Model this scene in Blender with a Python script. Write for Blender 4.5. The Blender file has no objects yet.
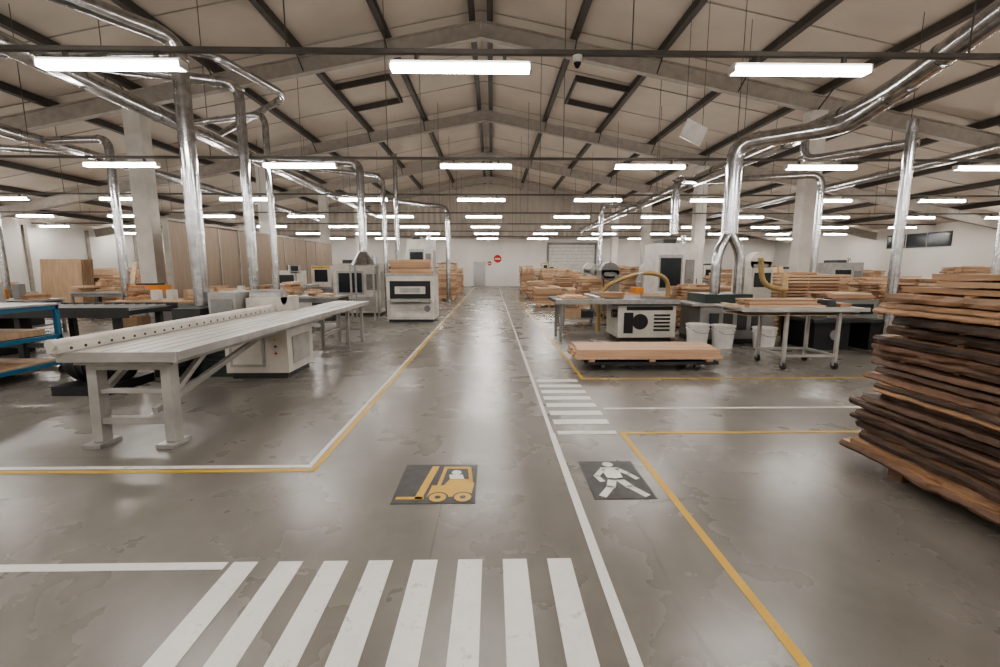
import bpy, math, random
from mathutils import Vector, Matrix, Euler
R = random.Random(7)
scene = bpy.context.scene
PI = math.pi
try:
    scene.view_settings.look = 'AgX - Medium High Contrast'
except Exception: pass
# ------------------------------------------------------------ materials
def _base(name):
    m = bpy.data.materials.new(name); m.use_nodes = True
    nt = m.node_tree; b = nt.nodes['Principled BSDF']
    return m, nt, b
def mat(name, col, rough=0.5, metal=0.0, var=0.12, scale=4.0, stretch=(1,1,1), bump=0.0, coord='Object', detail=4):
    m, nt, b = _base(name)
    tc = nt.nodes.new('ShaderNodeTexCoord'); mp = nt.nodes.new('ShaderNodeMapping')
    mp.inputs['Scale'].default_value = stretch
    nz = nt.nodes.new('ShaderNodeTexNoise'); nz.inputs['Scale'].default_value = scale; nz.inputs['Detail'].default_value = detail
    cr = nt.nodes.new('ShaderNodeValToRGB')
    cr.color_ramp.elements[0].position = 0.3; cr.color_ramp.elements[1].position = 0.7
    cr.color_ramp.elements[0].color = tuple(max(0, c*(1-var)) for c in col)+(1,)
    cr.color_ramp.elements[1].color = tuple(min(1, c*(1+var)) for c in col)+(1,)
    nt.links.new(tc.outputs[coord], mp.inputs['Vector']); nt.links.new(mp.outputs[0], nz.inputs['Vector'])
    nt.links.new(nz.outputs['Fac'], cr.inputs['Fac']); nt.links.new(cr.outputs[0], b.inputs['Base Color'])
    b.inputs['Roughness'].default_value = rough; b.inputs['Metallic'].default_value = metal
    if bump:
        bp = nt.nodes.new('ShaderNodeBump'); bp.inputs['Strength'].default_value = bump; bp.inputs['Distance'].default_value = 0.02
        nt.links.new(nz.outputs['Fac'], bp.inputs['Height']); nt.links.new(bp.outputs[0], b.inputs['Normal'])
    return m
def emis(name, col, s):
    m, nt, b = _base(name)
    b.inputs['Base Color'].default_value = (0.9,0.9,0.9,1)
    b.inputs['Emission Color'].default_value = col+(1,); b.inputs['Emission Strength'].default_value = s
    return m
def worn(name, col, under=(0.21,0.18,0.15), amt=0.37):
    m, nt, b = _base(name)
    tc = nt.nodes.new('ShaderNodeTexCoord')
    n1 = nt.nodes.new('ShaderNodeTexNoise'); n1.inputs['Scale'].default_value = 7; n1.inputs['Detail'].default_value = 9; n1.inputs['Roughness'].default_value = .75
    nt.links.new(tc.outputs['Object'], n1.inputs['Vector'])
    cr = nt.nodes.new('ShaderNodeValToRGB'); e = cr.color_ramp.elements
    e[0].position = amt-.03; e[0].color = tuple(u*.5+c*.5 for u,c in zip(under,col))+(1,)
    e[1].position = amt+.06; e[1].color = col+(1,)
    x = cr.color_ramp.elements.new(.7); x.color = tuple(c*.9 for c in col)+(1,)
    nt.links.new(n1.outputs['Fac'], cr.inputs['Fac']); nt.links.new(cr.outputs[0], b.inputs['Base Color'])
    b.inputs['Roughness'].default_value = .45
    return m
M = {}
M['white'] = mat('white_paint', (0.60,0.58,0.54), 0.45)
M['cream'] = mat('cream_machine_paint', (0.56,0.525,0.465), 0.4)
M['benchgrey'] = mat('bench_grey_paint', (0.34,0.325,0.30), 0.45, 0, 0.15, 5)
M['grey'] = mat('grey_paint', (0.22,0.215,0.205), 0.45)
M['lgrey'] = mat('light_grey_steel', (0.36,0.35,0.335), 0.35, 0.3, 0.15, 8)
M['sawtop'] = mat('saw_table_surface', (0.46,0.435,0.40), 0.38, 0.1, 0.12, 5, (4,1,1))
M['alu'] = mat('aluminium', (0.58,0.57,0.56), 0.28, 0.85, 0.1, 6)
M['galv'] = mat('galvanised_duct', (0.55,0.555,0.565), 0.2, 1.0, 0.25, 9, bump=0.1)
M['black'] = mat('black_paint', (0.015,0.015,0.017), 0.4)
M['dark'] = mat('dark_steel', (0.05,0.05,0.05), 0.45, 0.3)
M['dgreen'] = mat('dark_green_paint', (0.03,0.045,0.038), 0.45)
M['blue'] = mat('blue_paint', (0.02,0.12,0.21), 0.45)
M['yellow'] = mat('yellow_paint', (0.60,0.32,0.03), 0.5)
M['orange'] = mat('orange_paint', (0.62,0.22,0.03), 0.5)
M['red'] = mat('red_paint', (0.5,0.03,0.02), 0.5)
M['hose'] = mat('ochre_hose', (0.38,0.26,0.11), 0.5)
M['rubber'] = mat('rubber', (0.02,0.02,0.02), 0.7)
M['plastic'] = mat('white_plastic', (0.70,0.68,0.65), 0.4)
M['purlin'] = mat('purlin_paint', (0.06,0.05,0.042), 0.6)
M['rail'] = mat('rail_paint', (0.09,0.082,0.073), 0.5)
M['rafter'] = mat('rafter_paint', (0.32,0.288,0.25), 0.55)
M['roof'] = mat('roof_panel', (0.48,0.42,0.355), 0.7, 0, 0.10, 0.6)
M['wall'] = mat('wall_plaster', (0.69,0.665,0.625), 0.7, 0, 0.06, 0.5)
M['gable'] = mat('corrugated_sheet', (0.40,0.355,0.305), 0.5, 0.0, 0.08, 0.6)
M['column'] = mat('column_concrete', (0.54,0.51,0.465), 0.7, 0, 0.08, 3)
M['lampon'] = emis('fluorescent_tube_glow', (1.0,0.968,0.925), 64)
M['screen'] = mat('dark_glass', (0.02,0.025,0.03), 0.15)
def wood(name, col, var=0.35, axis=1, bump=0.25):
    st = [16,16,16]; st[axis] = 1.3
    return mat(name, col, 0.6, 0, var, 1.0, tuple(st), bump, detail=6)
woods_y = [wood('lumber_a', (0.30,0.175,0.10)), wood('lumber_b', (0.40,0.245,0.14)), wood('lumber_c', (0.22,0.12,0.07)), wood('lumber_d', (0.50,0.33,0.20)), wood('lumber_e', (0.15,0.082,0.05))]
live_w = [wood('slab_a', (0.25,0.145,0.085),0.5,1,0.7), wood('slab_b', (0.36,0.215,0.125),0.45,1,0.6), wood('slab_c', (0.18,0.10,0.062),0.5,1,0.8), wood('slab_d', (0.44,0.28,0.17),0.4,1,0.5), wood('slab_e', (0.125,0.073,0.048),0.5,1,0.8)]
woods_x = [wood('board_a', (0.43,0.27,0.165),0.2,0), wood('board_b', (0.53,0.355,0.225),0.2,0), wood('board_c', (0.32,0.185,0.11),0.2,0), wood('board_d',(0.60,0.43,0.29),0.2,0)]
M['ply'] = wood('plywood', (0.42,0.285,0.18), 0.15, 2)
M['partition'] = wood('partition_board', (0.27,0.20,0.145), 0.10, 2)
M['pinkboard'] = wood('planed_board', (0.55,0.35,0.23), 0.12, 0)
M['bark'] = wood('bark', (0.075,0.047,0.033), 0.6, 1, 1.0)
M['mwhite'] = worn('marking_white', (0.72,0.70,0.665))
M['myellow'] = worn('marking_yellow', (0.60,0.36,0.05))
M['signgrey'] = mat('sign_dark_grey', (0.055,0.052,0.05), 0.5, 0, 0.3, 12)

def floor_mat():
    m, nt, b = _base('polished_concrete')
    tc = nt.nodes.new('ShaderNodeTexCoord')
    def noise(s, d=6, r=0.6, dist=0.0, st=None):
        n = nt.nodes.new('ShaderNodeTexNoise'); n.inputs['Scale'].default_value = s; n.inputs['Detail'].default_value = d
        n.inputs['Roughness'].default_value = r; n.inputs['Distortion'].default_value = dist
        if st:
            mp = nt.nodes.new('ShaderNodeMapping'); mp.inputs['Scale'].default_value = st
            nt.links.new(tc.outputs['Object'], mp.inputs[0]); nt.links.new(mp.outputs[0], n.inputs['Vector'])
        else: nt.links.new(tc.outputs['Object'], n.inputs['Vector'])
        return n
    def ramp(src, stops):
        c = nt.nodes.new('ShaderNodeValToRGB'); e = c.color_ramp.elements
        e[0].position, e[0].color = stops[0][0], stops[0][1]+(1,); e[1].position, e[1].color = stops[-1][0], stops[-1][1]+(1,)
        for p,cc in stops[1:-1]: x = e.new(p); x.color = cc+(1,)
        nt.links.new(src, c.inputs['Fac']); return c
    def mul(a, c, f):
        j = nt.nodes.new('ShaderNodeMixRGB'); j.blend_type = 'MULTIPLY'; j.inputs['Fac'].default_value = f
        nt.links.new(a, j.inputs['Color1']); nt.links.new(c, j.inputs['Color2']); return j
    n1 = noise(0.35, 4); n2 = noise(1.3, 6, 0.55, 0.15); n4 = noise(1.0, 4, 0.5, 0.2, (2.6,0.14,1)); n5 = noise(5.5, 4, 0.55)
    mx = nt.nodes.new('ShaderNodeMath'); mx.operation = 'MULTIPLY_ADD'; mx.inputs[1].default_value = 0.6
    mm = nt.nodes.new('ShaderNodeMath'); mm.operation = 'MULTIPLY'; mm.inputs[1].default_value = 0.4
    nt.links.new(n1.outputs['Fac'], mm.inputs[0]); nt.links.new(n2.outputs['Fac'], mx.inputs[0]); nt.links.new(mm.outputs[0], mx.inputs[2])
    cr = ramp(mx.outputs[0], [(0.3,(0.155,0.139,0.12)),(0.5,(0.215,0.195,0.17)),(0.7,(0.27,0.247,0.219))])
    c4 = ramp(n4.outputs['Fac'], [(0.3,(0.84,0.84,0.84)),(0.7,(1,1,1))])
    c5 = ramp(n5.outputs['Fac'], [(0.3,(0.9,0.9,0.9)),(0.65,(1,1,1))])
    a = mul(mul(cr.outputs[0], c4.outputs[0], 1.0).outputs[0], c5.outputs[0], 1.0)
    # a few hairline cracks (smooth warp so they stay open lines)
    vn = nt.nodes.new('ShaderNodeTexVoronoi'); vn.feature = 'DISTANCE_TO_EDGE'; vn.inputs['Scale'].default_value = 0.22
    nc = noise(1.2, 5, 0.5, 0.0)
    ad = nt.nodes.new('ShaderNodeVectorMath'); ad.operation = 'ADD'
    sc = nt.nodes.new('ShaderNodeVectorMath'); sc.operation = 'SCALE'; sc.inputs['Scale'].default_value = 0.35
    nt.links.new(nc.outputs['Color'], sc.inputs[0]); nt.links.new(tc.outputs['Object'], ad.inputs[0]); nt.links.new(sc.outputs[0], ad.inputs[1])
    nt.links.new(ad.outputs[0], vn.inputs['Vector'])
    ck = ramp(vn.outputs['Distance'], [(0.0,(0.5,0.48,0.45)),(0.0014,(1,1,1))])
    msk = ramp(n1.outputs['Fac'], [(0.5,(0,0,0)),(0.6,(1,1,1))])
    a2 = nt.nodes.new('ShaderNodeMixRGB'); a2.blend_type = 'MULTIPLY'
    nt.links.new(msk.outputs[0], a2.inputs['Fac']); nt.links.new(a.outputs[0], a2.inputs['Color1']); nt.links.new(ck.outputs[0], a2.inputs['Color2'])
    br = nt.nodes.new('ShaderNodeTexBrick'); br.offset = 0.0; br.inputs['Scale'].default_value = 1.0
    br.inputs['Brick Width'].default_value = 5.0; br.inputs['Row Height'].default_value = 5.0; br.inputs['Mortar Size'].default_value = 0.006
    br.inputs['Color1'].default_value = br.inputs['Color2'].default_value = (1,1,1,1); br.inputs['Mortar'].default_value = (0.6,0.57,0.55,1)
    mp = nt.nodes.new('ShaderNodeMapping'); mp.inputs['Location'].default_value = (5.35,1.3,0)
    nt.links.new(tc.outputs['Object'], mp.inputs[0]); nt.links.new(mp.outputs[0], br.inputs['Vector'])
    j = mul(a2.outputs[0], br.outputs['Color'], 0.5)
    nt.links.new(j.outputs[0], b.inputs['Base Color'])
    rr = nt.nodes.new('ShaderNodeMapRange'); rr.inputs['From Min'].default_value = 0.32; rr.inputs['From Max'].default_value = 0.68
    rr.inputs['To Min'].default_value = 0.33; rr.inputs['To Max'].default_value = 0.23
    nt.links.new(mx.outputs[0], rr.inputs['Value']); nt.links.new(rr.outputs[0], b.inputs['Roughness'])
    b.inputs['Specular IOR Level'].default_value = 0.5
    return m
M['floor'] = floor_mat()

# ------------------------------------------------------------ builder
class B:
    def __init__(s, name):
        s.name = name; s.v = []; s.f = []; s.m = []; s.sm = []; s.mats = []
    def mi(s, m):
        if isinstance(m, str): m = M[m]
        if m not in s.mats: s.mats.append(m)
        return s.mats.index(m)
    def add(s, vs, fs, m, smooth=False):
        o = len(s.v); k = s.mi(m)
        s.v += [tuple(v) for v in vs]
        for f in fs:
            s.f.append(tuple(i+o for i in f)); s.m.append(k); s.sm.append(smooth)
    def bx(s, x0,x1,y0,y1,z0,z1, m):
        vs = [(x0,y0,z0),(x1,y0,z0),(x1,y1,z0),(x0,y1,z0),(x0,y0,z1),(x1,y0,z1),(x1,y1,z1),(x0,y1,z1)]
        s.add(vs, [(0,3,2,1),(4,5,6,7),(0,1,5,4),(1,2,6,5),(2,3,7,6),(3,0,4,7)], m)
    def rb(s, c, sz, m, rot=(0,0,0)):
        Rm = Euler(rot).to_matrix(); c = Vector(c); h = Vector(sz)/2
        vs = [c + Rm @ Vector((a*h.x,b*h.y,d*h.z)) for d in (-1,1) for a,b in ((-1,-1),(1,-1),(1,1),(-1,1))]
        s.add(vs, [(0,3,2,1),(4,5,6,7),(0,1,5,4),(1,2,6,5),(2,3,7,6),(3,0,4,7)], m)
    def beam(s, p, q, w, h, m):
        p = Vector(p); q = Vector(q); d = (q-p).normalized()
        up = Vector((0,0,1)) if abs(d.z) < 0.95 else Vector((0,1,0))
        r = d.cross(up).normalized(); u = r.cross(d)
        vs = [c + r*(a*w/2) + u*(b*h/2) for c in (p,q) for a,b in ((-1,-1),(1,-1),(1,1),(-1,1))]
        s.add(vs, [(0,1,2,3),(4,7,6,5),(0,4,5,1),(1,5,6,2),(2,6,7,3),(3,7,4,0)], m)
    def cyl(s, p, q, r, m, n=16, r2=None, cap=True):
        if r2 is None: r2 = r
        p = Vector(p); q = Vector(q); d = (q-p).normalized()
        up = Vector((0,0,1)) if abs(d.z) < 0.9 else Vector((0,1,0))
        a = d.cross(up).normalized(); b = a.cross(d)
        vs = []
        for c, rr in ((p,r),(q,r2)):
            for i in range(n):
                t = 2*PI*i/n; vs.append(c + a*(math.cos(t)*rr) + b*(math.sin(t)*rr))
        s.add(vs, [(i,(i+1)%n,n+(i+1)%n,n+i) for i in range(n)], m, True)
        if cap: s.add(vs, [tuple(range(n))[::-1], tuple(range(n,2*n))], m)
    def tube(s, pts, r, m, n=14, rad=0.35, rings=0.0, cap=True, rib=0.0):
        P = [Vector(p) for p in pts]; out = [P[0]]
        for i in range(1, len(P)-1):
            a, b, c = P[i-1], P[i], P[i+1]
            t = min(rad, (a-b).length*0.49, (c-b).length*0.49)
            p0 = b + (a-b).normalized()*t; p2 = b + (c-b).normalized()*t
            for k in range(7):
                u = k/6; out.append(p0*(1-u)**2 + b*2*u*(1-u) + p2*u*u)
        out.append(P[-1])
        o2 = [out[0]]
        for p in out[1:]:
            if (p-o2[-1]).length > 1e-4: o2.append(p)
        out = o2
        if rib:
            o3 = [out[0]]
            for p in out[1:]:
                L_ = (p-o3[-1]).length; k = max(1,int(L_/rib)); s0 = o3[-1].copy()
                for q in range(1,k+1): o3.append(s0+(p-s0)*(q/k))
            out = o3
        d = (out[1]-out[0]).normalized()
        up = Vector((0,0,1)) if abs(d.z) < 0.9 else Vector((0,1,0))
        a = d.cross(up).normalized(); vs = []; N = len(out)
        for i, p in enumerate(out):
            if i == 0: t = out[1]-out[0]
            elif i == N-1: t = out[-1]-out[-2]
            else: t = (out[i+1]-out[i]).normalized() + (out[i]-out[i-1]).normalized()
            t.normalize(); a = (a - t*a.dot(t)).normalized(); b = t.cross(a)
            rr = r*(1.0 if not rib or i%2 else .86)
            for k in range(n):
                th = 2*PI*k/n; vs.append(p + a*(math.cos(th)*rr) + b*(math.sin(th)*rr))
        s.add(vs, [(i*n+k, i*n+(k+1)%n, (i+1)*n+(k+1)%n, (i+1)*n+k) for i in range(N-1) for k in range(n)], m, True)
        if cap: s.add(vs, [tuple(range(n))[::-1], tuple(range((N-1)*n, N*n))], m)
        if rings:
            for i in range(len(P)-1):
                L = (P[i+1]-P[i]).length; dd = (P[i+1]-P[i]).normalized(); k = rad if L > 2*rad else 0.05
                x = k
                while x < L:
                    c = P[i]+dd*x; s.cyl(c-dd*0.022, c+dd*0.022, r*1.09, m, n); x += rings
    def poly(s, pts, z0, z1, m):
        n = len(pts)
        vs = [(x,y,z0) for x,y in pts]+[(x,y,z1) for x,y in pts]
        s.add(vs, [tuple(range(n))[::-1], tuple(range(n,2*n))]+[(i,(i+1)%n,n+(i+1)%n,n+i) for i in range(n)], m)
    def strip(s, p, q, w, z0, z1, m):
        p = Vector(p); q = Vector(q); d = (q-p).normalized(); r = Vector((-d.y,d.x))*w/2
        s.poly([p-r, q-r, q+r, p+r], z0, z1, m)
    def disc(s, c, r, z0, z1, m, n=24):
        s.poly([(c[0]+r*math.cos(2*PI*i/n), c[1]+r*math.sin(2*PI*i/n)) for i in range(n)], z0, z1, m)
    def done(s, bevel=0.0, origin=None, parent=None):
        me = bpy.data.meshes.new(s.name)
        xs = [v[0] for v in s.v]; ys = [v[1] for v in s.v]; zs = [v[2] for v in s.v]
        if origin is None: origin = ((min(xs)+max(xs))/2, (min(ys)+max(ys))/2, min(zs))
        o = Vector(origin)
        me.from_pydata([tuple(Vector(v)-o) for v in s.v], [], s.f)
        for m in s.mats: me.materials.append(m)
        me.polygons.foreach_set('material_index', s.m); me.polygons.foreach_set('use_smooth', s.sm); me.update()
        ob = bpy.data.objects.new(s.name, me); ob.location = o; scene.collection.objects.link(ob)
        if parent: ob.parent = parent
        if bevel:
            md = ob.modifiers.new('bevel','BEVEL'); md.width = bevel; md.segments = 2; md.limit_method = 'ANGLE'; md.angle_limit = 0.7
            md.harden_normals = False
        return ob
# ------------------------------------------------------------ room shell
XL, XR, Y0, Y1 = -25.0, 25.0, -7.0, 40.0
RX, RZ, SL = -0.3, 9.0, 0.195
def roofz(x): return RZ - SL*abs(x-RX)
b = B('floor'); b.bx(XL-0.2,XR+0.2,Y0-0.2,Y1+0.2,-0.2,0,'floor'); b.done(origin=(0,0,0))
def gable(name, y, t):
    b = B(name)
    b.bx(XL,XR,min(y,y+t),max(y,y+t),0,roofz(XL),'wall')
    z0 = roofz(XL)
    n = 400; vs=[]
    for i in range(n+1):
        x = XL+0.01+(XR-XL-0.02)*i/n
        off = (0.0,0.05,0.05,0.0)[i%4]
        vs.append((x, y-(off if t>0 else -off)+0.0, z0)); vs.append((x, y-(off if t>0 else -off), max(roofz(x)-0.02, z0+0.01)))
    fs = [(2*i,2*i+2,2*i+3,2*i+1) for i in range(n)]
    b.add(vs,fs,'gable')
    b.bx(XL,XR,y-0.08 if t>0 else y, y if t>0 else y+0.08,z0-0.05,z0+0.12,'rafter')
    return b.done()
gable('wall_back', Y1, 0.2); gable('wall_front', Y0, -0.2)
b = B('wall_left'); b.bx(XL-0.2,XL,Y0,Y1,0,roofz(XL),'wall'); b.bx(XL,XL+.04,Y0,Y1,0,.15,'grey')
y = Y0+2
while y < Y1: b.bx(XL,XL+.12,y-.08,y+.08,0,roofz(XL)-.3,'rafter'); y += 3.75
b.done()
b = B('wall_right'); b.bx(XR,XR+0.2,Y0,Y1,0,roofz(XR),'wall'); b.bx(XR-.04,XR,Y0,Y1,0,.15,'grey'); b.done()
b = B('ceiling')
for sx, xe in ((-1,XL-0.2),(1,XR+0.2)):
    vs = [(RX,Y0-.2,RZ),(xe,Y0-.2,roofz(xe)),(xe,Y1+.2,roofz(xe)),(RX,Y1+.2,RZ)]
    vs += [(x,y,z+0.15) for x,y,z in vs]
    b.add(vs,[(0,1,2,3),(4,7,6,5),(0,4,5,1),(1,5,6,2),(2,6,7,3),(3,7,4,0)],'roof')
b.done()
b = B('roof_purlins')
for sx in (-1,1):
    for i in range(10):
        x = RX + sx*(0.26 + 2.5*i)
        if abs(x) > 24.5: continue
        z = roofz(x)-0.12
        b.bx(x-0.085,x+0.085,Y0+.01,Y1-.01,z-0.1,z+0.1,'purlin')
for y in [Y0+1.25+2.5*j for j in range(0,19)]:
    for sx, xe in ((-1,XL+.1),(1,XR-.1)):
        b.beam((RX,y,RZ-0.012),(xe,y,roofz(xe)-0.012),0.03,0.02,'rafter')
b.done()
FY = [-0.6, 6.9, 14.4, 21.9, 29.4, 36.9]
for fy in FY:
    b = B('portal_frame')
    for sx, xe, xc in ((-1,XL+0.02,-10.6),(1,XR-0.02,9.9)):
        p = Vector((RX,fy,RZ-0.47)); q = Vector((xe,fy,roofz(xe)-0.44))
        b.beam(p,q,0.05,0.44,'rafter')
        for dz in (-0.22,0.22):
            b.beam(p+Vector((0,0,dz)), q+Vector((0,0,dz)),0.22,0.03,'rafter')
        b.bx(xc-0.25,xc+0.25,fy-0.2,fy+0.2,0,roofz(xc)-0.7,'column')
        b.bx(xc-0.30,xc+0.30,fy-0.25,fy+0.25,0,0.25,'column')
        for i in (1,2,3,4):
            x = RX+sx*(0.26+2.5*i)
            b.cyl((x,fy,roofz(x)-.62),(x,fy+.6,roofz(x)-.22),.02,'purlin',6)
            b.cyl((x,fy,roofz(x)-.62),(x,fy-.6,roofz(x)-.22),.02,'purlin',6)
    b.done()
for x,y in ((3.96,18.1),(-4.56,18.1)):
    b = B('skylight_frame')
    for d in (-0.95,0.95):
        b.beam((x+d,y-1.1,roofz(x+d)-0.12),(x+d,y+1.1,roofz(x+d)-0.12),0.06,0.2,'purlin')
    for d in (-1.1,1.1):
        b.beam((x-1,y+d,roofz(x-1)-0.12),(x+1,y+d,roofz(x+1)-0.12),0.06,0.2,'purlin')
    b.done()
# ------------------------------------------------------------ lamps
LZ = 3.85
bl = B('fluorescent_lamp')
bl.bx(-0.78,0.78,-0.065,0.065,-0.035,0.02,'lampon')
bl.bx(-0.785,0.785,-0.05,0.05,0.02,0.06,'white')
bl.bx(-0.80,-0.78,-0.07,0.07,-0.04,0.05,'white'); bl.bx(0.78,0.80,-0.07,0.07,-0.04,0.05,'white')
for sx in (-0.5,0.5): bl.bx(sx-0.02,sx+0.02,-0.02,0.02,0.06,0.135,'rail')
lo = bl.done(origin=(0,0,0)); first = True
ROWS = [-4.5+5.0*i for i in range(9)]
LX = [-0.35+3.9*i for i in range(-6,7)]
for ry in ROWS:
    rl = B('lighting_rail')
    rl.bx(XL+.02,XR-.02,ry-0.03,ry+0.03,LZ+0.14,LZ+0.19,'rail')
    for i in range(-6,6):
        x = -0.35+3.9*i+1.95
        rl.cyl((x,ry,LZ+0.19),(x,ry,roofz(x)-0.01),0.008,'rail',6)
    rl.done()
    for x in LX:
        if first: ob = lo; first = False
        else:
            ob = bpy.data.objects.new('fluorescent_lamp', lo.data); scene.collection.objects.link(ob)
        ob.location = (x, ry+0.0, LZ)
# ------------------------------------------------------------ floor markings
T = 0.003
def line(name, x0,x1,y0,y1,m):
    b = B(name); b.bx(x0,x1,y0,y1,0.0005,T,m); b.done(origin=(0,0,0))
line('yellow_lane_line',-1.455,-1.41,3.43,39.5,'myellow')
line('white_lane_line',-1.51,-1.47,3.53,39.5,'mwhite')
line('yellow_lane_line',-9,-1.41,3.40,3.45,'myellow')
line('white_lane_line',-9,-1.47,3.475,3.525,'mwhite')
line('white_lane_line',-9,-1.45,2.23,2.29,'mwhite')
line('white_lane_line',0.555,0.61,0.2,4.20,'mwhite')
line('white_lane_line',0.56,0.60,4.20,39.5,'mwhite')
line('yellow_lane_line',1.245,1.295,0.2,4.22,'myellow')
line('yellow_lane_line',1.295,5.2,4.17,4.22,'myellow')
line('yellow_lane_line',1.30,1.345,6.35,39.5,'myellow')
line('yellow_lane_line',1.345,7,6.35,6.395,'myellow')
line('white_lane_line',1.28,4.8,4.95,5.0,'mwhite')
b = B('zebra_crossing')
for i in range(8):
    x = -1.42+0.246*i; b.bx(x,x+0.132,0.95,2.29,0.0005,T,'mwhite')
b.done(origin=(0,0,0))
b = B('zebra_crossing')
for i in range(8):
    y = 4.17+0.29*i; b.bx(0.64,1.22,y,y+(0.145 if i else 0.09),0.0005,T,'mwhite')
b.done(origin=(0,0,0))
b = B('forklift_floor_sign'); cx, cy, sx, sy = -0.41, 3.20, 0.58, 0.62
b.bx(cx-sx/2,cx+sx/2,cy-sy/2,cy+sy/2,0.0005,T,'signgrey')
def L(u,v): return (cx+u*sx*1.05, cy+v*sy*1.05)
z0,z1 = T, T+0.0015
b.strip(L(-0.44,-0.36),L(-0.12,-0.36),0.035,z0,z1,'myellow')
b.poly([L(-0.23,-0.38),L(-0.14,-0.38),L(-0.03,0.42),L(-0.12,0.42)],z0,z1,'myellow')
b.poly([L(-0.09,-0.34),L(0.42,-0.34),L(0.45,-0.04),L(0.40,0.07),L(0.14,0.07),L(0.08,-0.08),L(-0.06,-0.08)],z0,z1,'myellow')
b.strip(L(0.02,-0.1),L(0.06,0.38),0.028,z0,z1,'myellow')
b.strip(L(0.04,0.38),L(0.38,0.38),0.035,z0,z1,'myellow')
b.strip(L(0.37,0.38),L(0.41,0.0),0.028,z0,z1,'myellow')
b.disc(L(0.21,0.25),0.038,z0,z1,'mwhite'); b.poly([L(0.12,0.19),L(0.29,0.19),L(0.32,0.08),L(0.14,0.08)],z0,z1,'mwhite')
for u in (0.04,0.33):
    b.disc(L(u,-0.35),0.075,z1,z1+0.0008,'signgrey'); b.disc(L(u,-0.35),0.06,z1+0.0008,z1+0.0016,'myellow'); b.disc(L(u,-0.35),0.022,z1+0.0016,z1+0.0022,'signgrey')
b.done(origin=(0,0,0))
b = B('pedestrian_floor_sign'); cx, cy, sx, sy = 0.935, 3.24, 0.44, 0.62
b.bx(cx-sx/2,cx+sx/2,cy-sy/2,cy+sy/2,0.0005,T,'signgrey')
b.disc(L(0.02,0.38),0.043,z0,z1,'mwhite')
b.poly([L(-0.14,0.29),L(0.17,0.29),L(0.14,-0.04),L(-0.11,-0.04)],z0,z1,'mwhite')
b.strip(L(-0.10,0.26),L(-0.29,0.05),0.045,z0,z1,'mwhite'); b.strip(L(-0.28,0.08),L(-0.22,-0.08),0.042,z0,z1,'mwhite')
b.strip(L(0.13,0.26),L(0.29,0.10),0.045,z0,z1,'mwhite'); b.strip(L(0.27,0.13),L(0.38,-0.02),0.042,z0,z1,'mwhite')
b.strip(L(-0.03,-0.0),L(-0.14,-0.22),0.065,z0,z1,'mwhite'); b.strip(L(-0.12,-0.19),L(-0.34,-0.42),0.055,z0,z1,'mwhite')
b.strip(L(0.06,-0.0),L(0.18,-0.22),0.065,z0,z1,'mwhite'); b.strip(L(0.16,-0.19),L(0.36,-0.42),0.055,z0,z1,'mwhite')
b.done(origin=(0,0,0))

# ------------------------------------------------------------ ducts (one connected system)
DS = bpy.data.objects.new('dust_extraction_ductwork', None); scene.collection.objects.link(DS)
def duct(name, pts, r, rings=1.5, rad=0.4, hang=()):
    b = B(name); b.tube(pts, r, 'galv', n=20, rings=rings, rad=rad)
    for (x,y,z) in hang: b.cyl((x,y,z),(x,y,roofz(x)-0.01),0.008,'rail',6)
    b.done(parent=DS)
def drops(lst):
    for r,pts in lst: duct('extraction_pipe', pts, r, 1.2, 0.3)
hy = lambda x,z,ys: [(x,y,z) for y in ys]
duct('main_extraction_duct', [(-7.9,-5,5.2),(-7.9,32,5.2)], 0.17, 2.0, hang=hy(-7.9,5.2,(0,5,10,15,20,25,30)))
drops([(0.12,[(-4.93,7.75,0.97),(-4.93,7.75,5.15),(-5.9,6.4,5.2),(-7.75,4.6,5.2)]),
       (0.095,[(-5.0,9.6,0.0),(-5.0,9.6,5.2),(-7.75,8.6,5.2)]),
       (0.07,[(-5.05,10.7,0.0),(-5.05,10.7,5.0),(-7.75,11.9,5.1)]),
       (0.12,[(-4.0,14.3,2.1),(-4.0,14.3,4.75),(-7.75,15.3,5.1)]),
       (0.07,[(-3.45,14.9,0.0),(-3.45,14.9,4.5),(-7.75,16.3,5.1)]),
       (0.07,[(-3.1,15.1,0.0),(-3.1,15.1,5.2)]),
       (0.10,[(-2.0,20.9,0.0),(-2.0,20.9,4.3),(-7.75,22,5.1)])])
duct('branch_duct', [(-20,9.3,5.0),(-13,9.5,5.6),(-5.5,9.5,5.75),(-5.0,11.8,5.75),(-7.6,13.5,5.35)], 0.08, 2, hang=[(-10,9.5,5.68)])
duct('main_extraction_duct', [(-12.2,-4,5.0),(-12.2,34,5.0)], 0.15, 2, hang=hy(-12.2,5.0,(0,8,16,24)))
drops([(0.10,[(-9.9,12.4,0),(-9.9,12.4,4.9),(-12.1,13.0,5.0)]),(0.09,[(-13.9,13.2,0),(-13.9,13.2,4.9),(-12.2,14.4,5.0)]),
       (0.08,[(-13.0,9.9,0),(-13.0,9.9,4.5),(-12.2,8.9,5.0)])])
duct('main_extraction_duct', [(6.0,-4,5.3),(6.2,4.4,5.05),(6.45,7.8,4.35),(6.45,33,4.3)], 0.17, 1.6, 0.8, hang=hy(6.45,4.3,(12,18,24,30)))
duct('forked_extraction_pipe', [(6.45,7.3,4.42),(6.4,8.5,4.15),(4.95,9.5,4.1),(4.95,9.5,2.3)], 0.155, 1.0, 0.35)
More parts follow.
